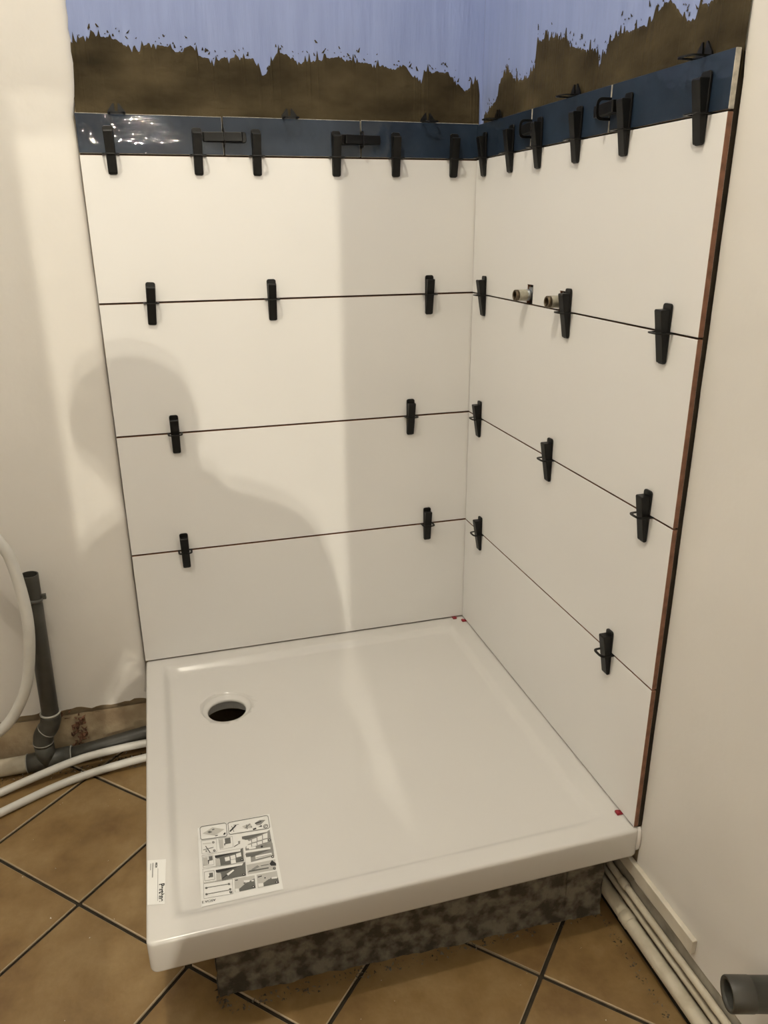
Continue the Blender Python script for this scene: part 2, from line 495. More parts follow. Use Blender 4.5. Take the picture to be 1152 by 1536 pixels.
# ------------------------------------------------------------------ shower tray
TX0, TX1, TY0, TY1 = -0.8840, 0.0140, -0.8880, 0.0130
TCX, TCY = (TX0 + TX1) / 2, (TY0 + TY1) / 2
HX, HY = (TX1 - TX0) / 2, (TY1 - TY0) / 2
DR = Vector((-0.699, -0.239)); DRR = 0.0610
def smooth(a, b, x):
    t = max(0, min(1, (x - a) / (b - a))); return t * t * (3 - 2 * t)
IX0, IX1, IY0, IY1 = -0.846, -0.045, -0.852, -0.040      # basin outline at the rim
def tray_h(x, y):
    # signed distance inside a rounded rectangle
    r = 0.03
    qx = abs(x - (IX0 + IX1) / 2) - (IX1 - IX0) / 2 + r; qy = abs(y - (IY0 + IY1) / 2) - (IY1 - IY0) / 2 + r
    dist = -(math.hypot(max(qx, 0), max(qy, 0)) + min(max(qx, qy), 0) - r)
    dd = math.hypot(x - DR.x, y - DR.y)
    depth = 0.016 - 0.009 * min(1, dd / 0.85)
    return -depth * smooth(0.0, 0.022, dist)
NA = 160
def rr_loop(inset, z, rc):
    pts = []
    hx_, hy_ = HX - inset, HY - inset
    rc = max(0.0, min(rc - inset, hx_, hy_)) if inset < rc else 0.0
    per = NA // 4
    # perimeter param: each side gets per points, corners rounded
    cs = [(hx_ - rc, -hy_ + rc, -90), (hx_ - rc, hy_ - rc, 0), (-hx_ + rc, hy_ - rc, 90), (-hx_ + rc, -hy_ + rc, 180)]
    ncorner = 8
    for ci in range(4):
        cx, cy, a0 = cs[ci]
        for k in range(ncorner):
            a = math.radians(a0 + 90 * k / (ncorner - 1))
            pts.append((cx + rc * math.cos(a), cy + rc * math.sin(a)))
        nx, ny, na = cs[(ci + 1) % 4]
        e0 = pts[-1]; a = math.radians(na); e1 = (nx + rc * math.cos(a), ny + rc * math.sin(a))
        ns = per - ncorner
        for k in range(1, ns + 1):
            t = k / (ns + 1); pts.append((e0[0] + (e1[0] - e0[0]) * t, e0[1] + (e1[1] - e0[1]) * t))
    return [(TCX + a, TCY + b, z) for a, b in pts]
mb = MB()
loops = []
RC = 0.014
loops.append(rr_loop(0.012, ZT - 0.062, RC))
loops.append(rr_loop(0.004, ZT - 0.064, RC))
loops.append(rr_loop(0.0015, ZT - 0.0625, RC)); loops.append(rr_loop(0.0005, ZT - 0.059, RC))
loops.append(rr_loop(0.0, ZT - 0.012, RC))
RT = 0.0065
for k in range(6):
    a = math.radians(90 * k / 5); loops.append(rr_loop(RT * (1 - math.cos(a)), ZT - RT + RT * math.sin(a), RC))
ins = 0.014
while ins < HX - 0.02:
    L = rr_loop(ins, 0, RC)
    loops.append([(x, y, ZT + tray_h(x, y)) for x, y, z in L])
    ins += 0.004 if ins < 0.10 else 0.010
for L in loops: mb.v += L
n = NA
for i in range(len(loops) - 1):
    for k in range(n):
        k2 = (k + 1) % n
        mb.f.append((i * n + k, i * n + k2, (i + 1) * n + k2, (i + 1) * n + k)); mb.m.append(0); mb.sm.append(True)
last = (len(loops) - 1) * n
mb.v.append((TCX, TCY, ZT + tray_h(TCX, TCY)))
ci_ = len(mb.v) - 1
for k in range(n):
    mb.f.append((last + k, last + (k + 1) % n, ci_)); mb.m.append(0); mb.sm.append(True)
tray = thing('shower_tray', 'square white acrylic shower tray with an open drain hole', 'shower tray', (TCX, TCY, ZT - 0.064))
mb.f.append(tuple(range(n))[::-1]); mb.m.append(0); mb.sm.append(False)
me_basin = mb.mesh('basin', M['tray'])
# open the round drain seat: cut with a cylinder, then keep the evaluated result
basin = link('basin', me_basin)
cmb = MB(); cmb.lathe([(0.0001, -0.05), (DRR, -0.05), (DRR, 0.05), (0.0001, 0.05)], (DR.x, DR.y, ZT - 0.02), (0, 0, 1), 64, smooth=False)
cutter = link('cutter', cmb.mesh('cutter', M['tray']))
bmc = bmesh.new(); bmc.from_mesh(cutter.data); bmesh.ops.remove_doubles(bmc, verts=bmc.verts, dist=0.0005); bmesh.ops.recalc_face_normals(bmc, faces=bmc.faces); bmc.to_mesh(cutter.data); bmc.free()
bo = basin.modifiers.new('cut', 'BOOLEAN'); bo.object = cutter; bo.operation = 'DIFFERENCE'; bo.solver = 'EXACT'
bpy.context.view_layer.update()
dg = bpy.context.evaluated_depsgraph_get()
cut = bpy.data.meshes.new_from_object(basin.evaluated_get(dg), depsgraph=dg)
basin.modifiers.clear(); basin.data = cut
bpy.data.objects.remove(cutter)
basin.parent = tray
hz = ZT + tray_h(DR.x, DR.y)
mb = MB()
mb.lathe([(DRR + 0.0016, -0.0008), (DRR + 0.0006, 0.0005), (DRR - 0.0008, 0.0003), (DRR - 0.0026, -0.0030), (DRR - 0.0050, -0.0052), (DRR - 0.009, -0.0070), (0.0475, -0.0088), (0.0456, -0.0104), (0.0450, -0.0122), (0.0450, -0.0150)], (DR.x, DR.y, hz), (0, 0, 1), 64)
o = obj('drain_seat', mb, M['tray'], tray)
# printed film stuck in the basin --------------------------------------------------
SZ = ZT - 0.008
def sp(u, v): return px(u, v, 2, SZ)
sheet_c = [sp(296, 1240), sp(404, 1219), sp(425, 1333), sp(302, 1360)]
def on_tray(p, lift): return (p.x, p.y, ZT + tray_h(p.x, p.y) + lift)
def quad_grid(c, nu, nv_, lift):
    vv = []; ff = []
    for j in range(nv_ + 1):
        for i in range(nu + 1):
            a = c[0].lerp(c[1], i / nu); b_ = c[3].lerp(c[2], i / nu); p = a.lerp(b_, j / nv_)
            vv.append(on_tray(p, lift))
    for j in range(nv_):
        for i in range(nu):
            k = j * (nu + 1) + i; ff.append((k, k + 1, k + nu + 2, k + nu + 1))
    return vv, ff
mb = MB(); mb.add(*quad_grid(sheet_c, 14, 18, 0.0007))
film = obj('instruction_film', mb, M['sheet'], tray); film['label'] = 'white printed mounting instruction film stuck in the tray'
pm = MB()
def pp(pts, mi, lift=0.0010):
    pm.add([on_tray(sp(u, v), lift) for u, v in pts], [tuple(range(len(pts)))], mi)
def seg(a, b, wd, mi, lift=0.0012):
    dx, dy = b[0] - a[0], b[1] - a[1]; l = math.hypot(dx, dy) or 1
    nx, ny = -dy / l * wd / 2, dx / l * wd / 2
    pp([(a[0] + nx, a[1] + ny), (b[0] + nx, b[1] + ny), (b[0] - nx, b[1] - ny), (a[0] - nx, a[1] - ny)], mi, lift)
def ring(pts, wd, mi, lift=0.0012):
    for a, b in zip(pts, pts[1:] + pts[:1]): seg(a, b, wd, mi, lift)
def disc(c, r, mi, lift=0.0014, asp=0.85):
    pp([(c[0] + r * math.cos(t * math.pi / 5), c[1] + r * asp * math.sin(t * math.pi / 5)) for t in range(10)], mi, lift)
# crops were read at known offsets; helpers turn crop pixels into photograph pixels
def A_(x, y): return (290 + x / 8.229, 1210 + y / 8.229)
def Q(*xy): return [A_(x, y) for x, y in zip(xy[::2], xy[1::2])]
INK, DK, MD, LT, WH = 0, 1, 2, 3, 4
ring(Q(80, 255, 100, 232, 385, 188, 405, 200, 415, 340, 400, 355, 105, 395, 90, 385), 0.9, DK)
ring(Q(425, 195, 445, 180, 900, 95, 920, 105, 942, 235, 930, 255, 460, 330, 440, 322), 0.9, DK)
pp(Q(110, 320, 235, 240, 385, 265, 260, 345), LT); pp(Q(170, 300, 200, 285, 235, 300, 200, 315), DK, .0012); pp(Q(225, 268, 255, 258, 262, 270, 235, 280), DK, .0012)
pp(Q(265, 345, 300, 335, 300, 348, 270, 355), DK, .0012); pp(Q(365, 330, 385, 305, 400, 315, 385, 335), INK, .0012)
seg(A_(450, 295), A_(525, 215), 2.0, INK); seg(A_(470, 225), A_(500, 300), 0.8, DK); seg(A_(490, 215), A_(560, 205), 0.8, MD)
pp(Q(600, 230, 700, 190, 730, 240, 640, 260), LT); seg(A_(640, 250), A_(700, 200), 1.0, DK); seg(A_(655, 210), A_(665, 265), 1.2, DK); disc(A_(715, 240), 0.9, INK)
seg(A_(735, 270), A_(775, 255), 2.2, INK); pp(Q(755, 190, 820, 150, 890, 150, 830, 210, 780, 215), MD); seg(A_(760, 195), A_(840, 170), 1.4, INK); pp(Q(800, 240, 840, 215, 850, 235), INK, .0013)
ring(Q(865, 225, 890, 205, 918, 215, 915, 240, 890, 252, 868, 245), 0.7, INK); seg(A_(872, 240), A_(910, 212), 0.7, INK)
ring(Q(95, 410, 280, 385, 290, 545, 105, 570), 0.4, MD); seg(A_(150, 475), A_(208, 560), 1.2, INK); seg(A_(120, 525), A_(248, 490), 0.9, DK); disc(A_(258, 532), 1.9, INK); disc(A_(258, 532), 0.8, WH, .0016)
seg(A_(115, 448), A_(215, 437), 1.1, LT); disc(A_(245, 430), 2.2, MD); disc(A_(160, 540), 1.5, MD)
ring(Q(310, 385, 480, 355, 490, 490, 330, 520), 0.4, MD); pp(Q(385, 380, 455, 368, 462, 440, 392, 452), DK); pp(Q(378, 445, 398, 440, 385, 478), INK); pp(Q(312, 395, 365, 385, 372, 500, 325, 510), LT)
seg(A_(500, 485), A_(555, 450), 1.0, DK); pp(Q(550, 415, 578, 410, 575, 450, 555, 450), MD)
pp(Q(598, 358, 905, 300, 940, 270, 970, 435, 640, 490, 700, 430, 660, 390, 600, 390), MD); pp(Q(598, 358, 900, 305, 700, 385, 650, 400, 600, 388), DK, .0012)
for r_ in range(2):
    for c_ in range(4):
        x, y = 655 + c_ * 67, 418 - c_ * 22 + r_ * 52
        hh = 22 + c_ * 9 if r_ == 0 else 42
        yy = y - (hh - 30) if r_ == 0 else y
        pp(Q(x, yy, x + 58, yy - 14 - (6 if r_ == 0 else 0), x + 60, y + 36 - 12, x + 3, y + 38), WH, .0014)
disc(A_(940, 402), 2.2, INK); disc(A_(940, 402), 0.9, WH, .0016)
pp(Q(640, 495, 975, 435, 1000, 600, 660, 690), MD); pp(Q(640, 535, 950, 490, 952, 515, 642, 562), WH, .0012); pp(Q(640, 575, 960, 515, 850, 560, 730, 615, 650, 610), DK, .0012)
pp(Q(650, 618, 705, 608, 712, 680, 660, 690), WH, .0013); pp(Q(765, 600, 965, 560, 970, 590, 770, 640), WH, .0013); pp(Q(775, 620, 960, 580, 960, 588, 775, 628), MD, .0014)
disc(A_(845, 485), 1.8, INK); pp(Q(680, 495, 770, 480, 770, 505, 690, 520), WH, .0013); disc(A_(978, 612), 2.3, INK); disc(A_(978, 612), 0.9, WH, .0016)
ring(Q(105, 595, 615, 500, 640, 680, 120, 745), 0.4, MD)
pp(Q(262, 595, 580, 540, 580, 515, 610, 500, 625, 665, 335, 722, 325, 640, 270, 625), DK); pp(Q(262, 595, 585, 540, 350, 605, 270, 625), INK, .0012)
pp(Q(270, 635, 322, 628, 330, 720, 275, 725), LT, .0012)
for q in ((385, 620, 445, 605, 450, 655, 395, 668), (455, 600, 515, 585, 522, 635, 462, 648), (525, 575, 585, 555, 592, 605, 532, 620), (460, 652, 520, 640, 526, 690, 466, 700)): pp(Q(*q), WH, .0014)
disc(A_(600, 648), 2.2, INK); disc(A_(600, 648), 0.8, WH, .0016)
ring(Q(118, 610, 245, 590, 255, 705, 125, 722), 0.4, MD); pp(Q(188, 605, 235, 598, 240, 650, 195, 660), DK); pp(Q(178, 650, 195, 645, 190, 700, 182, 700), INK); pp(Q(122, 620, 175, 610, 178, 705, 128, 715), LT)
ring(Q(115, 765, 640, 675, 650, 845, 125, 935), 0.4, MD)
pp(Q(275, 775, 600, 715, 620, 680, 640, 675, 650, 840, 350, 905, 340, 820, 280, 805), DK); pp(Q(275, 775, 605, 715, 400, 785, 285, 808), INK, .0012); pp(Q(280, 815, 335, 808, 345, 905, 285, 912), LT, .0012)
pp(Q(410, 825, 490, 770, 505, 780, 430, 845), WH, .0014); seg(A_(360, 880), A_(415, 835), 1.4, INK); disc(A_(622, 832), 2.2, INK); disc(A_(622, 832), 0.8, WH, .0016)
ring(Q(135, 800, 255, 780, 265, 890, 140, 910), 0.6, MD); pp(Q(192, 812, 240, 805, 245, 860, 200, 866), DK); pp(Q(185, 855, 205, 850, 200, 868, 188, 868), INK)
pp(Q(655, 710, 1010, 640, 1020, 770, 670, 830), LT, .0008); pp(Q(690, 780, 930, 740, 930, 755, 670, 805), DK); pp(Q(710, 770, 790, 715, 820, 735, 740, 775), MD); seg(A_(830, 725), A_(930, 705), 1.0, DK); pp(Q(940, 700, 970, 650, 985, 665, 1020, 690, 1022, 720, 960, 722), INK)
disc(A_(1000, 755), 2.1, INK); disc(A_(1000, 755), 0.8, WH, .0016)
ring(Q(125, 945, 480, 885, 490, 1070, 130, 1130), 0.5, MD); seg(A_(160, 995), A_(440, 948), 0.9, DK); seg(A_(165, 1075), A_(460, 1020), 0.9, DK)
for c_ in ((160, 1000), (440, 950), (162, 1078), (455, 1015)): disc(A_(*c_), 1.9, DK)
disc(A_(462, 1050), 2.2, INK); disc(A_(462, 1050), 0.8, WH, .0016)
pp(Q(505, 885, 755, 840, 770, 1000, 510, 1050), LT); pp(Q(565, 1010, 640, 945, 755, 880, 770, 1000, 570, 1045), DK, .0012); pp(Q(620, 905, 700, 900, 690, 925, 630, 930), WH, .0013); ring(Q(620, 940, 655, 920, 695, 930, 655, 950), 0.8, INK); pp(Q(715, 905, 745, 898, 748, 915, 720, 920), WH, .0014); disc(A_(740, 985), 2.3, INK); disc(A_(740, 985), 0.9, WH, .0016); pp(Q(515, 1010, 560, 1005, 565, 1045, 520, 1050), WH, .0013); seg(A_(515, 905), A_(550, 898), 1.2, INK)
pp(Q(780, 835, 1030, 785, 1060, 940, 795, 1000), LT); pp(Q(865, 935, 930, 890, 1045, 870, 1060, 940, 870, 980), DK, .0012); seg(A_(795, 865), A_(845, 850), 1.4, INK); disc(A_(885, 875), 1.2, INK); pp(Q(960, 870, 1030, 858, 1035, 880, 965, 888), WH, .0013); seg(A_(955, 885), A_(970, 868), 1.6, INK); pp(Q(800, 945, 860, 938, 865, 980, 805, 990), WH, .0013); disc(A_(1030, 930), 2.3, INK); disc(A_(1030, 930), 0.9, WH, .0016)
pr = obj('printed_diagram', pm, [M['ink'], M['ink_dark'], M['ink_mid'], M['ink_light'], M['sheet']], film); pr['kind'] = 'stuff'

def text_part(name, body, size, m, parent, origin, xdir, lift, weight=0.0):
    cu = bpy.data.curves.new(name, 'FONT'); cu.body = body; cu.size = size; cu.offset = weight
    tmp = bpy.data.objects.new('tmp', cu); COL.objects.link(tmp)
    bpy.context.view_layer.update()
    dg_ = bpy.context.evaluated_depsgraph_get()
    me = bpy.data.meshes.new_from_object(tmp.evaluated_get(dg_), depsgraph=dg_)
    bpy.data.objects.remove(tmp)
    xd = Vector((xdir[0], xdir[1], 0)).normalized(); yd = Vector((-xd.y, xd.x, 0))
    for v in me.vertices:
        p = Vector(origin) + xd * v.co.x + yd * v.co.y
        v.co = (p.x, p.y, ZT + tray_h(p.x, p.y) + lift)
    me.materials.clear(); me.materials.append(m)
    me.name = name
    return link(name, me, parent)
e0 = sp(322, 1347.5); e1 = sp(305.5, 1350.5)
text_part('lettering', 'ASCIA 2', 0.0066, M['ink'], film, sp(323.5, 1347.6), e1 - e0, 0.0011, 0.0001)
# maker's sticker on the rim
def rp(u, v): return px(u, v, 2, ZT)
mb = MB(); mb.add(*quad_grid([rp(221.5, 1291), rp(249, 1289), rp(247, 1356), rp(221.0, 1358)], 4, 6, 0.0006))
stk = obj('sticker', mb, M['sheet'], tray); stk['label'] = 'small white sticker with black lettering on the tray rim'
dn = rp(238, 1355) - rp(239, 1290)
text_part('lettering', 'Pertène', 0.0125, M['ink'], stk, rp(239, 1326.5), dn, 0.0010, 0.00035)
text_part('lettering', 'ASCIA', 0.0046, M['ink'], stk, rp(233.4, 1294.5), dn, 0.0010, 0.0002)
mb = MB()
def rbar(a, b, wd, mi=0):
    A, B = rp(*a), rp(*b); dd = (B - A).normalized(); nn_ = Vector((-dd.y, dd.x, 0)) * wd / 2
    mb.add([(q.x, q.y, ZT + 0.0010) for q in (A + nn_, B + nn_, B - nn_, A - nn_)], [(0, 1, 2, 3)], mi)
rbar((237, 1303), (236.5, 1352), 0.0007); rbar((229.5, 1295), (228.7, 1317), 0.0018); rbar((226.2, 1296), (225.8, 1306), 0.0013)
obj('printed_lines', mb, M['ink_mid'], stk)
local(tray)

# sealant bead closing the gap between tray and wall
mb = MB(); mb.tube([(0.0125, -0.880, ZT - 0.052), (0.0122, -0.8845, ZT - 0.045), (0.0120, -0.886, ZT - 0.02), (0.0120, -0.885, ZT - 0.006), (0.0125, -0.880, ZT - 0.001)], 0.0042, 10)
tag(obj('sealant_bead', mb, M['silicone']), 'short white sealant bead between tray corner and painted wall', 'sealant')

# red shims holding the bottom tiles off the tray
def shim(label, c, dir_):
    dx, dy = dir_; nx, ny = -dy, dx
    mb = MB()
    prof = [(-0.006, 0.0002), (0.010, 0.0002), (0.010, 0.0052), (0.006, 0.0052), (-0.006, 0.0014)]
    mb.prism(prof, lambda a, b_, h: (c[0] + dx * a + nx * h, c[1] + dy * a + ny * h, ZT + b_), -0.0055, 0.0055)
    return tag(obj('plastic_shim', mb, M['red'], bevel=0.0006, seg=1), label, 'shim', 'red plastic shims under the bottom wall tiles')
shim('red plastic shim in the tray corner under the tile without pipe stubs above it', (-0.0260, -0.001), (0, -1))
shim('red plastic shim in the tray corner under the wall with two pipe stubs', (-0.002, -0.0285), (-1, 0))
shim('red plastic shim under the free end of the tiles, beside the tray front corner', (-0.001, -0.839), (-1, 0))

# ------------------------------------------------------------------ concrete plinth under the tray
def plinth():
    r = random.Random(5)
    mb = MB()
    p0, p1 = Vector((-0.781, -0.803)), Vector((-0.020, -0.834))
    def wall(a, b, inward, n, seedv, tk=0.08):
        rowsn = 9
        vv = []; ff = []
        for i in range(n + 1):
            q = a.lerp(b, i / n)
            for j in range(rowsn + 1):
                z = (ZT - 0.0645) * j / rowsn
                off = wobble(q.x * 7 + q.y * 5 + z * 9, 0.006, 4, seedv) + r.uniform(-0.0012, 0.0012)
                if j == 0: off -= 0.004
                vv.append((q.x - inward.x * (0 - off), q.y - inward.y * (0 - off), z))
        for i in range(n):
            for j in range(rowsn):
                k = i * (rowsn + 1) + j
                ff.append((k, k + rowsn + 1, k + rowsn + 2, k + 1))
        mb.add(vv, ff, 0, True)
        # top and back
        k0 = a + inward * tk; k1 = b + inward * tk
        zt = ZT - 0.0648
        mb.add([(a.x, a.y, zt), (b.x, b.y, zt), (k1.x, k1.y, zt), (k0.x, k0.y, zt), (k0.x, k0.y, 0.001), (k1.x, k1.y, 0.001)], [(0, 1, 2, 3), (3, 2, 5, 4)])
    wall(p0, p1, Vector((0, 1)), 90, 3)
    wall(Vector((-0.772, 0.004)), p0, Vector((1, 0)), 70, 4, 0.022)
    wall(p1, Vector((-0.020, 0.004)), Vector((-1, 0)), 70, 9)
    return obj('concrete_plinth', mb, M['concrete'])
tag(plinth(), 'rough dirty grey concrete plinth carrying the shower tray', 'plinth')

# ------------------------------------------------------------------ tile levelling spacers
def rrect(x0, x1, y0, y1, r, n=4):
    out = []
    for cx, cy, a0 in ((x1 - r, y0 + r, -90), (x1 - r, y1 - r, 0), (x0 + r, y1 - r, 90), (x0 + r, y0 + r, 180)):
        for k in range(n + 1):
            a = math.radians(a0 + 90 * k / n); out.append((cx + r * math.cos(a), cy + r * math.sin(a)))
    return out
# local frame: X along the joint, Y out of the wall, Z across the joint towards the thick end
def make_wedge_mesh():
    mb = MB()
    # sole: flat strip lying on the tiles, rounded ends
    mb.prism(rrect(-0.0105, 0.0105, -0.048, 0.0455, 0.005), lambda a, b, h: (a * (1 - 0.10 * (b < 0) * (-b / 0.048)), h, b), 0.0006, 0.0048)
    # ramp: side profile (z, y) swept over the width
    prof = [(-0.0465, 0.003), (0.0365, 0.003), (0.0365, 0.0195), (0.034, 0.0205), (-0.044, 0.0072), (-0.0465, 0.0062)]
    mb.prism(prof, lambda a, b, h: (h, b, a), -0.0092, 0.0092)
    return mb.mesh('wedge', M['black'])
def make_loop_mesh():
    mb = MB()
    n = 14
    out = [(-0.0175, -0.0092), (-0.0175, 0.012)]; inn = [(-0.0130, -0.0092), (-0.0130, 0.0115)]
    for k in range(1, n):
        a = math.pi - math.pi * k / n
        sx = math.copysign(abs(math.cos(a)) ** 0.6, math.cos(a)); sy = abs(math.sin(a)) ** 0.6
        out.append((0.0175 * sx, 0.012 + 0.0150 * sy)); inn.append((0.0130 * sx, 0.0115 + 0.0108 * sy))
    out += [(0.0175, 0.012), (0.0175, -0.0092)]; inn += [(0.0130, 0.0115), (0.0130, -0.0092)]
    t = 0.00105
    m_ = len(out)
    vv = []
    for z in (-t, t):
        vv += [(a, b, z) for a, b in out] + [(a, b, z) for a, b in inn]
    ff = []
    for i in range(m_ - 1):
        ff.append((i, i + 1, m_ + i + 1, m_ + i)); o2 = 2 * m_
        ff.append((o2 + i, o2 + m_ + i, o2 + m_ + i + 1, o2 + i + 1))
        ff.append((i, o2 + i, o2 + i + 1, i + 1)); ff.append((m_ + i, m_ + i + 1, o2 + m_ + i + 1, o2 + m_ + i))
    mb.add(vv, ff)
    mb.box((-0.0172, -0.0090, -t), (0.0172, 0.0004, t))
    return mb.mesh('loop', M['black'])
def make_fin_mesh():
    mb = MB()
    for s in (-1, 1):
        mb.prism([(s * 0.0022, 0.0), (s * 0.0185, 0.0), (s * 0.0175, 0.005), (s * 0.0062, 0.0195), (s * 0.0040, 0.0195)], lambda a, b, h: (a, h, b), -0.0092, -0.0066)
    mb.box((-0.0195, -0.0092, -0.001), (0.0195, -0.0066, 0.0012))
    return mb.mesh('base_fins', M['black'])
ME_W, ME_L, ME_F = make_wedge_mesh(), make_loop_mesh(), make_fin_mesh()
def spacer(label, wall, a, z, kind='v', slide=0.0, turn=1, tilt=0.0):
    """wall 'b' (a = x) or 'r' (a = y); kind v: wedge stands upright, h: wedge lies along the band, t: bare loop on the top edge"""
    t = thing('tile_spacer' if kind != 't' else 'spacer_clip', label, 'tile spacer', group=('levelling wedges in the joints' if kind != 't' else 'bare spacer clips along the top edge'))
    if wall == 'b':
        t.location = (a, 0.0, ZT + z); R = Matrix(((1, 0, 0), (0, -1, 0), (0, 0, 1)))
        X, Y, Z = Vector((1, 0, 0)), Vector((0, -1, 0)), Vector((0, 0, 1))
    else:
        t.location = (0.0, a, ZT + z)
        X, Y, Z = Vector((0, -1, 0)), Vector((-1, 0, 0)), Vector((0, 0, 1))
    if kind == 'h':
        X, Z = Z * 1, X * turn
    X = Y.cross(Z)
    t.rotation_euler = Matrix((X, Y, Z)).transposed().to_euler()
    lo = link('loop', ME_L, t)
    if kind != 't':
        wd = link('wedge', ME_W, t)
        wd.location = (0, 0, slide)
        wd.rotation_euler = (0, tilt, 0)
        for o in (wd, lo):
            bv = o.modifiers.new('bevel', 'BEVEL'); bv.width = 0.0009 if o is wd else 0.0003; bv.segments = 2; bv.limit_method = 'ANGLE'
    else:
        link('base_fins', ME_F, t)
    return t
ORD = ['first', 'second', 'third', 'fourth', 'fifth', 'sixth']
WB, WR = 'wall without pipe stubs', 'wall with pipe stubs'
def series(wall, wname, row, xs, slide, tilts=None):
    for i, a in enumerate(xs):      # xs counted from the tiled corner
        spacer('black wedge spacer in %s, %s, %s from corner' % (row, wname, ORD[i]), wall, a, zrow, 'v', slide, tilt=(tilts[i] if tilts else rnd.uniform(-0.02, 0.02)))
zrow = 4 * ROW
series('b', WB, 'joint under blue band', [-0.0582, -0.2004, -0.340, -0.5183, -0.6442, -0.8229], 0.0085)
series('r', WR, 'joint under blue band', [-0.0538, -0.1989, -0.3298, -0.4828, -0.6401, -0.8323], 0.0085)
zrow = 3 * ROW
series('b', WB, 'second joint down', [-0.1151, -0.5021, -0.7736], -0.001, [0.0, 0.0, -0.05])
series('r', WR, 'second joint down', [-0.0796, -0.4926, -0.8054], -0.001)
zrow = 2 * ROW
series('b', WB, 'third joint down', [-0.1619, -0.7511], -0.001)
series('r', WR, 'third joint down', [-0.0788, -0.4600, -0.8102], -0.001)
zrow = 1 * ROW
series('b', WB, 'lowest joint', [-0.1125, -0.7559], 0.001)
series('r', WR, 'lowest joint', [-0.1112, -0.7440], 0.001)
for i, (a, tn) in enumerate([(-0.2815, -1), (-0.5875, 1)]):
    spacer('black wedge spacer lying across blue tile joint, %s, %s from corner' % (WB, ORD[i]), 'b', a, 1.2490, 'h', 0.003, tn)
for i, a in enumerate([-0.2860, -0.5820]):
    spacer('black wedge spacer lying across blue tile joint, %s, %s from corner' % (WR, ORD[i]), 'r', a, 1.2490, 'h', 0.003, 1)
for i, a in enumerate([-0.1204, -0.4407, -0.8021]):
    spacer('black clip without wedge on blue band edge, %s, %s from corner' % (WB, ORD[i]), 'b', a, 1.2895, 't')
for i, a in enumerate([-0.0991, -0.4441, -0.8053]):
    spacer('black clip without wedge on blue band edge, %s, %s from corner' % (WR, ORD[i]), 'r', a, 1.2870, 't')

# ------------------------------------------------------------------ threaded water stubs
def stub(label, y, z, bracket):
    t = thing('pipe_stub', label, 'pipe stub', (0.008, y, z), 'threaded water pipe stubs')
    ax = (-1, 0, 0)
    mb = MB(); mb.lathe([(0.0085, 0.0), (0.0120, 0.0), (0.0120, 0.012), (0.0105, 0.013)], (0.008, y, z), ax, 28); obj('collar', mb, M['zinc'], t)
    mb = MB()
    prof = [(0.0098, 0.010)]
    for i in range(9):
        h = 0.012 + i * 0.0024; prof += [(0.0117, h), (0.0107, h + 0.0012)]
    mb.lathe(prof, (0.008, y, z), ax, 28); obj('threaded_nipple', mb, M['tape'], t)
    mb = MB(); mb.lathe([(0.0104, 0.0315), (0.0116, 0.032), (0.0116, 0.0385), (0.0108, 0.0395), (0.0082, 0.0395), (0.0080, 0.038), (0.0080, 0.006), (0.0002, 0.006)], (0.008, y, z), ax, 28); obj('brass_rim', mb, M['brass'], t)
    mb = MB(); mb.box((0.0035, y - bracket, z - 0.006), (0.0060, y + bracket * 0.6, z + 0.0165)); obj('bracket', mb, M['zinc'], t, bevel=0.0008, seg=1)
    local(t)
stub('brass threaded pipe stub nearer the tiled corner, in a notched white tile', -0.3130, ZT + 0.9275, 0.011)
stub('brass threaded pipe stub right beside a black wedge spacer', -0.4585, ZT + 0.9265, 0.009)

# ------------------------------------------------------------------ plumbing by the back wall
def arc_path(p0, p1, p2, n=10):
    """quadratic bend p0 -> p2 with corner p1"""
    p0, p1, p2 = Vector(p0), Vector(p1), Vector(p2)
    return [p0 * (1 - t) ** 2 + p1 * 2 * t * (1 - t) + p2 * t * t for t in [i / n for i in range(n + 1)]]
PY = -0.040
wp = thing('waste_pipe', 'dark grey plastic waste pipe rising open-ended beside the painted wall', 'waste pipe', (-1.15, -0.03, 0.0))
mb = MB()
top = Vector((-1.1165, PY, ZT + 0.302)); bot = Vector((-1.1255, PY, ZT - 0.085))
mb.tube([top.lerp(bot, t / 12) for t in range(13)], 0.0205, 28, caps=False)
mb.tube([top, top.lerp(bot, 0.5), bot], 0.0180, 28, caps=False)
mb.lathe([(0.0180, 0), (0.0205, 0)], top, top - bot, 28)
obj('standpipe', mb, M['pvc'], wp)
mb = MB(); ad = (top - bot).normalized()
c = top.lerp(bot, 0.165)
mb.lathe([(0.0207, -0.0045), (0.0226, -0.004), (0.0226, 0.004), (0.0207, 0.0045)], c, ad + Vector((0.15, 0, 0)), 28)
mb.box((c.x + 0.0205, c.y - 0.004, c.z - 0.003), (c.x + 0.0300, c.y + 0.004, c.z + 0.009)); mb.box((c.x - 0.004, c.y + 0.018, c.z - 0.004), (c.x + 0.004, 0.003, c.z + 0.004))
obj('pipe_clip', mb, M['pvc_light'], wp)
mb = MB()
el = arc_path(bot + Vector((0, 0, 0.004)), (-1.1265, PY, ZT - 0.115), (-1.141, PY + 0.002, ZT - 0.130), 8) + arc_path((-1.141, PY + 0.002, ZT - 0.130), (-1.1555, PY + 0.004, ZT - 0.146), (-1.1550, PY + 0.005, ZT - 0.172), 8)[1:]
mb.tube(el, 0.0243, 28, caps=True)
elbow = obj('elbow', mb, M['pvc_light'], wp)
mb = MB()
mb.lathe([(0.0212, 0.000), (0.0252, 0.000), (0.0252, 0.0025), (0.0212, 0.0035)], bot + Vector((0, 0, 0.003)), ad, 28)
obj('socket_rim', mb, M['pvc_rim'], elbow)
mb = MB(); mb.lathe([(0.0243, -0.001), (0.0252, -0.001), (0.0252, 0.001), (0.0243, 0.001)], el[8], el[9] - el[7], 28)
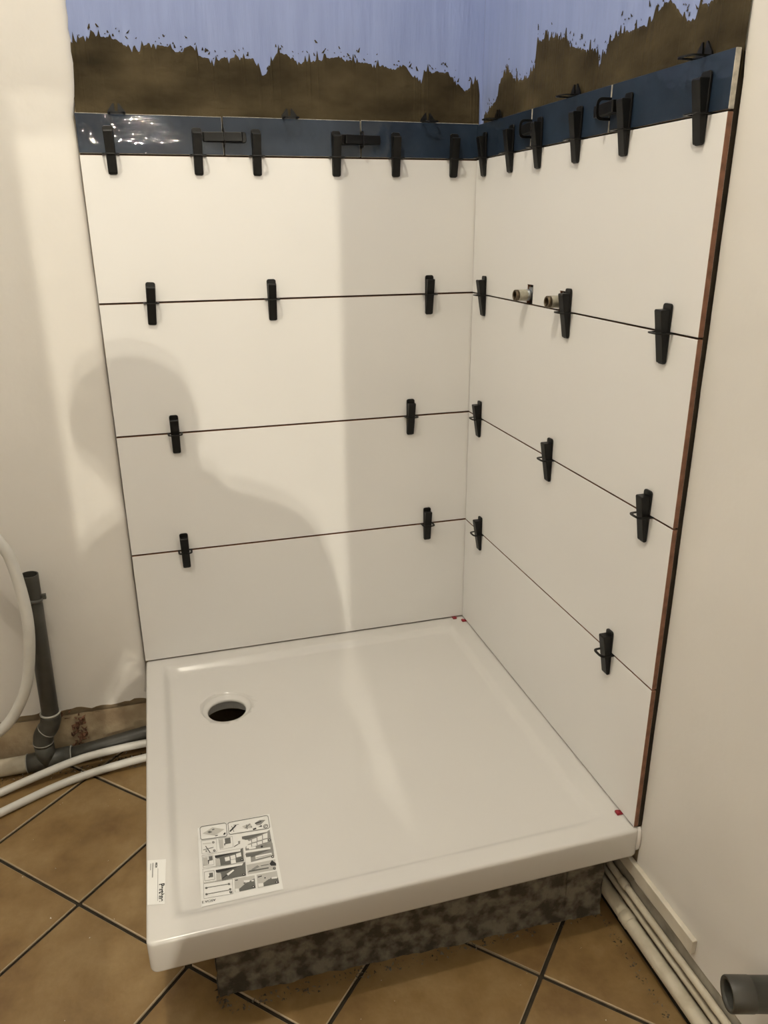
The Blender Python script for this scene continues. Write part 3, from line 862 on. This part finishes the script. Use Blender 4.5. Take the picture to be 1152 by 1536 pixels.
obj('joint_ring', mb, M['pvc_rim'], elbow)
mb = MB(); mb.lathe([(0.0243, -0.001), (0.0252, -0.001), (0.0252, 0.001), (0.0243, 0.001)], el[15], el[16] - el[14], 28)
obj('joint_ring', mb, M['pvc_rim'], elbow)
tl, tr = Vector((-1.2015, -0.032, ZT - 0.2255)), Vector((-1.094, -0.032, ZT - 0.222))
mb = MB(); mb.tube([tl, tl.lerp(tr, 0.5), tr], 0.0240, 28); mb.tube([(-1.1550, PY + 0.005, ZT - 0.170), (-1.1548, -0.033, ZT - 0.225)], 0.0236, 28)
tee = obj('tee_fitting', mb, M['pvc_light'], wp)
mb = MB(); ax_ = (tr - tl).normalized()
mb.lathe([(0.0240, -0.001), (0.0250, -0.001), (0.0250, 0.001), (0.0200, 0.001)], tr, ax_, 28)
obj('socket_rim', mb, M['pvc_rim'], tee)
mb = MB(); mb.lathe([(0.0242, -0.001), (0.0250, -0.001), (0.0250, 0.001), (0.0225, 0.001)], tl, ax_, 28)
obj('socket_rim', mb, M['pvc_rim'], tee)
mb = MB(); mb.tube([tr - ax_ * 0.01, Vector((-1.03, -0.031, ZT - 0.213)), Vector((-0.91, -0.030, ZT - 0.196)), Vector((-0.80, -0.030, ZT - 0.185))], 0.0195, 28); obj('horizontal_pipe', mb, M['pvc'], wp)
mb = MB(); mb.tube([tl + ax_ * 0.01, Vector((-1.30, -0.032, ZT - 0.2262)), Vector((-1.75, -0.034, ZT - 0.2262))], 0.0222, 28); o = obj('branch_pipe', mb, M['pale_pipe'], wp); o['label'] = 'cream coloured branch pipe'
local(wp)

def spline(pts, n=10):
    P = [Vector(p) for p in pts]; P = [P[0] * 2 - P[1]] + P + [P[-1] * 2 - P[-2]]
    out = []
    for i in range(1, len(P) - 2):
        for k in range(n):
            t = k / n
            out.append(0.5 * ((2 * P[i]) + (P[i + 1] - P[i - 1]) * t + (2 * P[i - 1] - 5 * P[i] + 4 * P[i + 1] - P[i + 2]) * t * t + (3 * P[i] - P[i - 1] - 3 * P[i + 1] + P[i + 2]) * t ** 3))
    out.append(P[-2])
    return out
mb = MB(); mb.tube(spline([(-1.75, -0.42, 0.0110), (-1.45, -0.22, 0.0110), (-1.2558, -0.1159, 0.0125), (-1.1030, -0.0790, 0.036), (-1.0210, -0.0690, 0.044), (-0.9080, -0.0680, 0.050), (-0.80, -0.078, 0.05)]), 0.0100, 18)
tag(obj('water_hose', mb, M['hose']), 'pale plastic water hose running under the tray, against the grey waste pipe', 'hose', 'pale hoses running under the tray')
mb = MB(); mb.tube(spline([(-1.75, -0.53, 0.0110), (-1.45, -0.31, 0.0110), (-1.2443, -0.1905, 0.0112), (-1.0862, -0.1136, 0.0115), (-0.9103, -0.0930, 0.0240), (-0.80, -0.105, 0.03)]), 0.0100, 18)
tag(obj('water_hose', mb, M['hose']), 'pale plastic water hose lying on the floor tiles under the tray edge', 'hose', 'pale hoses running under the tray')
mb = MB(); mb.tube(spline([(-1.345, -0.006, ZT + 0.615), (-1.325, -0.06, ZT + 0.605), (-1.22, -0.095, ZT + 0.520), (-1.1524, -0.10, ZT + 0.4098), (-1.1344, -0.10, ZT + 0.3504), (-1.1245, -0.105, ZT + 0.2484), (-1.1290, -0.105, ZT + 0.1615), (-1.150, -0.10, ZT + 0.0562), (-1.1805, -0.10, ZT - 0.0128), (-1.2250, -0.10, ZT - 0.0670), (-1.30, -0.11, ZT - 0.10), (-1.45, -0.13, ZT - 0.12), (-1.62, -0.14, ZT - 0.16), (-1.75, -0.15, ZT - 0.234)]), 0.0128, 18)
tag(obj('drain_hose', mb, M['hose']), 'white flexible drain hose bending past the open grey waste pipe', 'hose')

# ------------------------------------------------------------------ pipes along the right wall
def wall_pipe(label, x, z, r, y0, y1, group, clips=()):
    t = thing('wall_pipe', label, 'pipe', (x, y1, z - r), group)
    mb = MB(); n = 40
    mb.tube([(x + wobble(i, 0.0006, 0.3, 1), y0 + (y1 - y0) * i / n, z + wobble(i, 0.0012, 0.25, 2)) for i in range(n + 1)], r, 20)
    obj('pipe', mb, M['pale_pipe'], t)
    if clips:
        for y, l in clips:
            mb = MB(); mb.lathe([(r, -l), (r + 0.0016, -l + 0.001), (r + 0.0016, l - 0.001), (r, l)], (x, y, z), (0, 1, 0), 20)
            obj('coupling', mb, M['pale_pipe'], t)
    local(t)
wall_pipe('thick cream painted pipe, lowest of the pipes along the wall', 0.0010, ZT - 0.2075, 0.0142, -0.60, -2.9, 'cream pipes along the wall', [(-0.90, 0.012), (-1.9, 0.02)])
wall_pipe('thinnest cream painted pipe, between the thick pipe and another thin one', 0.0090, ZT - 0.1790, 0.0056, -0.60, -2.9, 'cream pipes along the wall')
wall_pipe('thin cream painted pipe, uppermost of the pipes along the wall', 0.0080, ZT - 0.1530, 0.0068, -0.60, -2.9, 'cream pipes along the wall', [(-0.865, 0.010)])
# peeling patch and dirt on the thick pipe are separate flakes
mb = MB(); mb.box((0.006, -1.067, ZT - 0.112), (XR - 0.0051, -0.62, ZT - 0.083))
tr1 = struct(obj('trim_1', mb, M['trim'], bevel=0.0012, seg=2))
# raw skirting base of the wall behind the pipes
mb = MB(); mb.box((0.0185, -2.99, 0.0), (XR, -0.60, ZT - 0.125)); obj('mortar_footing', mb, mat('grey wall mortar', (0.40, 0.365, 0.30), 0.9, var=0.35, scale=25), wall_right)

# grey drain stub coming out of the wall
t = thing('drain_stub', 'dark grey open drain pipe end sticking out of the wall above cream pipes', 'drain pipe', (0.016, -1.24, ZT - 0.03))
tip = px(1091, 1491, 0, -0.062); axd = Vector((0.958, -0.287, 0.0)).normalized()
mb = MB()
LS = (0.030 - tip.x) / axd.x
mb.lathe([(0.0195, 0.004), (0.0205, 0.0), (0.0240, 0.0), (0.0248, 0.0015), (0.0248, 0.034), (0.0246, 0.034), (0.0246, LS)], tip, axd, 36)
mb.lathe([(0.0195, 0.004), (0.0195, LS)], tip, axd, 36)
obj('pipe', mb, M['pvc_light'], t)
mb = MB(); mb.lathe([(0.0244, -0.0003), (0.0252, 0.001), (0.0252, 0.033), (0.0247, 0.034)], tip, axd, 36); o = obj('end_band', mb, M['pvc'], t); o['label'] = 'darker band at the open end'
local(t)

# ------------------------------------------------------------------ grit and plaster crumbs
def crumbs(name, parent, spots, m, seed):
    r = random.Random(seed); mb = MB()
    for cx, cy, sx, sy, n, smin, smax in spots:
        for i in range(n):
            x, y = cx + r.uniform(-sx, sx), cy + r.uniform(-sy, sy); s = r.uniform(smin, smax)
            p = [(x + r.uniform(-s, s), y + r.uniform(-s, s), 0.0006) for _ in range(3)] + [(x + r.uniform(-s, s) * .4, y + r.uniform(-s, s) * .4, 0.0006 + s * r.uniform(0.5, 1.2))]
            mb.add(p, [(0, 1, 2), (0, 1, 3), (1, 2, 3), (2, 0, 3)])
    o = obj(name, mb, m, parent); o['kind'] = 'stuff'
crumbs('mortar_grit', floor, [(-1.15, -0.062, 0.3, 0.012, 240, 0.001, 0.005), (-0.95, -0.065, 0.06, 0.03, 160, 0.001, 0.006), (-0.40, -0.836, 0.37, 0.012, 260, 0.001, 0.005), (-0.775, -0.81, 0.012, 0.02, 40, 0.001, 0.006), (-0.023, -1.0, 0.008, 0.22, 160, 0.001, 0.004)], M['concrete'], 3)
crumbs('plaster_crumbs', floor, [(-0.4, -1.0, 0.5, 0.16, 26, 0.0008, 0.0022), (-1.05, -0.5, 0.15, 0.4, 22, 0.0008, 0.0022), (-1.1, -0.055, 0.2, 0.03, 50, 0.001, 0.004)], M['plaster'], 4)

# ------------------------------------------------------------------ lamps
def bulb_lamp(name, label, loc, ceiling_z, watts, radius):
    t = thing(name, label, 'lamp', (loc.x, loc.y, ceiling_z), None)
    z = loc.z
    mb = MB(); mb.lathe([(0.0002, 0), (0.045, 0), (0.045, -0.012), (0.03, -0.022), (0.0002, -0.022)], (loc.x, loc.y, ceiling_z), (0, 0, 1), 24); obj('ceiling_rose', mb, M['wood_door'], t)
    mb = MB(); mb.tube([(loc.x, loc.y, ceiling_z - 0.02), (loc.x, loc.y, z + 0.125)], 0.003, 8); obj('cable', mb, M['black'], t)
    mb = MB(); mb.lathe([(0.0002, 0.13), (0.018, 0.13), (0.020, 0.10), (0.020, 0.085), (0.0002, 0.085)], (loc.x, loc.y, z), (0, 0, 1), 20); obj('lamp_holder', mb, M['black'], t)
    m, nt, b = new_mat('lit bulb glass'); b.inputs['Emission Color'].default_value = (*WARM, 1); b.inputs['Emission Strength'].default_value = 12
    mb = MB(); mb.lathe([(0.012, 0.087), (0.014, 0.075), (0.024, 0.055), (0.028, 0.040), (0.024, 0.026), (0.012, 0.019), (0.0002, 0.018)], (loc.x, loc.y, z), (0, 0, 1), 20); obj('bulb', mb, m, t)
    local(t)
    for i, (p, w_) in enumerate(watts):
        point_light(name + '_light', p, w_, radius)
bulb_lamp('bulb_pendant', 'bare bulb hanging from the bathroom ceiling beside the shower corner', ROOM_LAMP, ZC, [(ROOM_LAMP, ROOM_W)], 0.030)
bulb_lamp('hallway_pendant', 'bare bulb hanging from the hallway ceiling beyond the half-open door', HALL_LAMPS[0], ZC, [(HALL_LAMPS[0], HALL_W * 0.60), (HALL_LAMPS[1], HALL_W * 0.40)], 0.014)

# ------------------------------------------------------------------ the photographer (outside the frame, casts the shadow)
def person():
    skin = mat('skin', (0.50, 0.32, 0.23), 0.55); shirt = mat('light grey jumper', (0.70, 0.68, 0.65), 0.9); jeans = mat('beige work trousers', (0.52, 0.47, 0.39), 0.9); hair = mat('short brown hair', (0.05, 0.035, 0.025), 0.8)  # clothes kept pale to bounce light onto the tray front
    V = []; E = []; Rr = []
    def v(x, y, z, r, par=None):
        V.append((x, y, ZT + z)); Rr.append(r)
        if par is not None: E.append((par, len(V) - 1))
        return len(V) - 1
    pel = v(-0.652, -2.17, 0.57, (0.262, 0.115))
    wa = v(-0.682, -2.17, 0.72, (0.232, 0.110), pel)
    v(-0.915, -2.165, 0.735, (0.095, 0.070), wa); v(-0.525, -2.165, 0.640, (0.060, 0.070), wa)  # side flaps added to close gaps in the cast shadow
    ch = v(-0.715, -2.16, 0.88, (0.160, 0.115), wa)
    v(-0.905, -2.16, 0.865, (0.095, 0.070), ch)
    sh = v(-0.735, -2.15, 1.005, (0.115, 0.080), ch)
    nk = v(-0.766, -2.145, 1.075, (0.076, 0.064), sh)
    h1 = v(-0.800, -2.135, 1.135, (0.070, 0.080), nk)
    h2 = v(-0.812, -2.135, 1.205, (0.084, 0.096), h1)
    h3 = v(-0.816, -2.140, 1.262, (0.074, 0.085), h2)
    for s, sx, ex, hx_, ez in ((1, -0.592, -0.532, -0.715, 0.735), (-1, -0.880, -0.960, -0.800, 0.715)):
        a = v(sx, -2.155, 1.005 if s > 0 else 0.985, 0.066, sh)
        m = v((sx + ex) / 2 + 0.01 * s, -2.12, (1.0 + ez) / 2, 0.052, a)
        e = v(ex, -2.075, ez, 0.055, m)
        f = v((ex + hx_) / 2, -2.02, (ez + 1.00) / 2, 0.040, e)
        wv = v(hx_ + 0.03 * s, -1.975, 0.985, 0.027, f)
        p = v(hx_ + 0.012 * s, -1.958, 1.030, (0.036, 0.020), wv)
        for k in range(4):
            b = v(hx_ - 0.004 * s + 0.006 * s * k, -1.945 - 0.004 * k, 1.062 - 0.018 * k, 0.0095, p)
            c = v(hx_ - 0.024 * s, -1.930 - 0.004 * k, 1.066 - 0.019 * k, 0.0085, b)
            v(hx_ - 0.040 * s, -1.936 - 0.004 * k, 1.064 - 0.019 * k, 0.0075, c)
        th = v(hx_ + 0.020 * s, -1.975, 1.050, 0.011, p)
        v(hx_ - 0.004 * s, -1.972, 1.078, 0.0085, th)
    for s, hx_, kx, fx, wd in ((1, -0.566, -0.568, -0.560, 1.58), (-1, -0.768, -0.782, -0.795, 1.0)):
        a = v(hx_, -2.17, 0.48, 0.092 * wd, pel)
        k0 = v((hx_ + kx) / 2, -2.16, 0.33, 0.082 * wd, a)
        k = v(kx, -2.14, 0.20, 0.068 * wd, k0)
        c = v((kx + fx) / 2, -2.175, 0.05, 0.064 * wd, k)
        an = v(fx, -2.19, -0.175, 0.052 * wd, c)
        he = v(fx, -2.20, -0.212, 0.038, an)
        v(fx + 0.01 * s, -2.10, -0.220, 0.034, he)
        v(fx + 0.012 * s, -2.03, -0.226, 0.026, len(V) - 1)
    me = bpy.data.meshes.new('person')
    me.from_pydata(V, E, [])
    for m in (shirt, skin, jeans): me.materials.append(m)
    o = link('person', me)
    sk = o.modifiers.new('skin', 'SKIN'); sk.use_smooth_shade = True
    o.data.skin_vertices[0].data[0].use_root = True
    for i, r in enumerate(Rr):
        o.data.skin_vertices[0].data[i].radius = r if isinstance(r, tuple) else (r, r)
        o.data.skin_vertices[0].data[i].use_root = (i == 0)
    o.modifiers.new('sub', 'SUBSURF').levels = 2
    o.modifiers['sub'].render_levels = 2
    bpy.context.view_layer.update()
    dg_ = bpy.context.evaluated_depsgraph_get()
    bm_ = bpy.data.meshes.new_from_object(o.evaluated_get(dg_), depsgraph=dg_)
    bm_.materials.clear()
    for m in (shirt, skin, jeans): bm_.materials.append(m)
    for p in bm_.polygons:
        c = p.center; z = c.z - ZT
        hand = c.y > -1.975 and z > 0.9
        p.material_index = 1 if (z > 1.085 or hand) else (2 if z < 0.60 else 0)
        p.use_smooth = True
    root = thing('person', 'person in light grey jumper and beige trousers holding a phone', 'person', (-0.70, -2.17, 0))
    o.modifiers.clear(); o.data = bm_; o.name = 'body'; o.parent = root
    # face and hair
    mb = MB(); mb.lathe([(0.0002, 0.112), (0.045, 0.104), (0.078, 0.076), (0.091, 0.035), (0.092, 0.0), (0.086, -0.03)], (-0.815, -2.152, ZT + 1.2), (0, -0.25, 1), 24); obj('hair', mb, hair, root)
    mb = MB(); mb.tube([(-0.812, -2.045, ZT + 1.225), (-0.812, -2.030, ZT + 1.195), (-0.812, -2.040, ZT + 1.185)], [0.008, 0.013, 0.010], 10); obj('nose', mb, skin, root)
    eye_m = mat('dark eyes', (0.03, 0.02, 0.02), 0.2)
    for s in (-1, 1):
        mb = MB(); mb.lathe([(0.0002, 0.009), (0.006, 0.007), (0.009, 0)], (-0.812 + s * 0.03, -2.052, ZT + 1.222), (0, 1, 0), 10)
        obj('eye', mb, eye_m, root)
    mb = MB(); mb.tube([(-0.834, -2.050, ZT + 1.152), (-0.812, -2.044, ZT + 1.150), (-0.790, -2.050, ZT + 1.152)], 0.005, 8); obj('mouth', mb, mat('lips', (0.35, 0.14, 0.11), 0.5), root)
    for s in (-1, 1):
        mb = MB(); mb.lathe([(0.0002, 0.008), (0.014, 0.008), (0.020, 0.0), (0.014, -0.008), (0.0002, -0.008)], (-0.812 + s * 0.086, -2.15, ZT + 1.195), (1, 0, 0), 12)
        obj('ear', mb, skin, root)
    local(root)
    # the phone just behind the lens
    ph = thing('smartphone', 'dark smartphone held in both hands at chin height', 'phone', CAM_LOC)
    ph.rotation_euler = CAM_EUL
    mb = MB(); mb.prism(rrect(-0.060, 0.014, -0.132, 0.014, 0.010), lambda a, b, h: (a, b, h), 0.012, 0.020); obj('case', mb, M['black'], ph)
    mb = MB(); mb.prism(rrect(-0.057, 0.011, -0.129, 0.011, 0.008), lambda a, b, h: (a, b, h), 0.0201, 0.0206); obj('screen', mb, mat('phone glass', (0.02, 0.02, 0.025), 0.1), ph)
    mb = MB(); mb.lathe([(0.0065, 0.0115), (0.0065, 0.0105), (0.005, 0.0100), (0.0002, 0.0108)], (0, 0, 0), (0, 0, 1), 16); obj('camera_lens', mb, M['dark'], ph)
person()
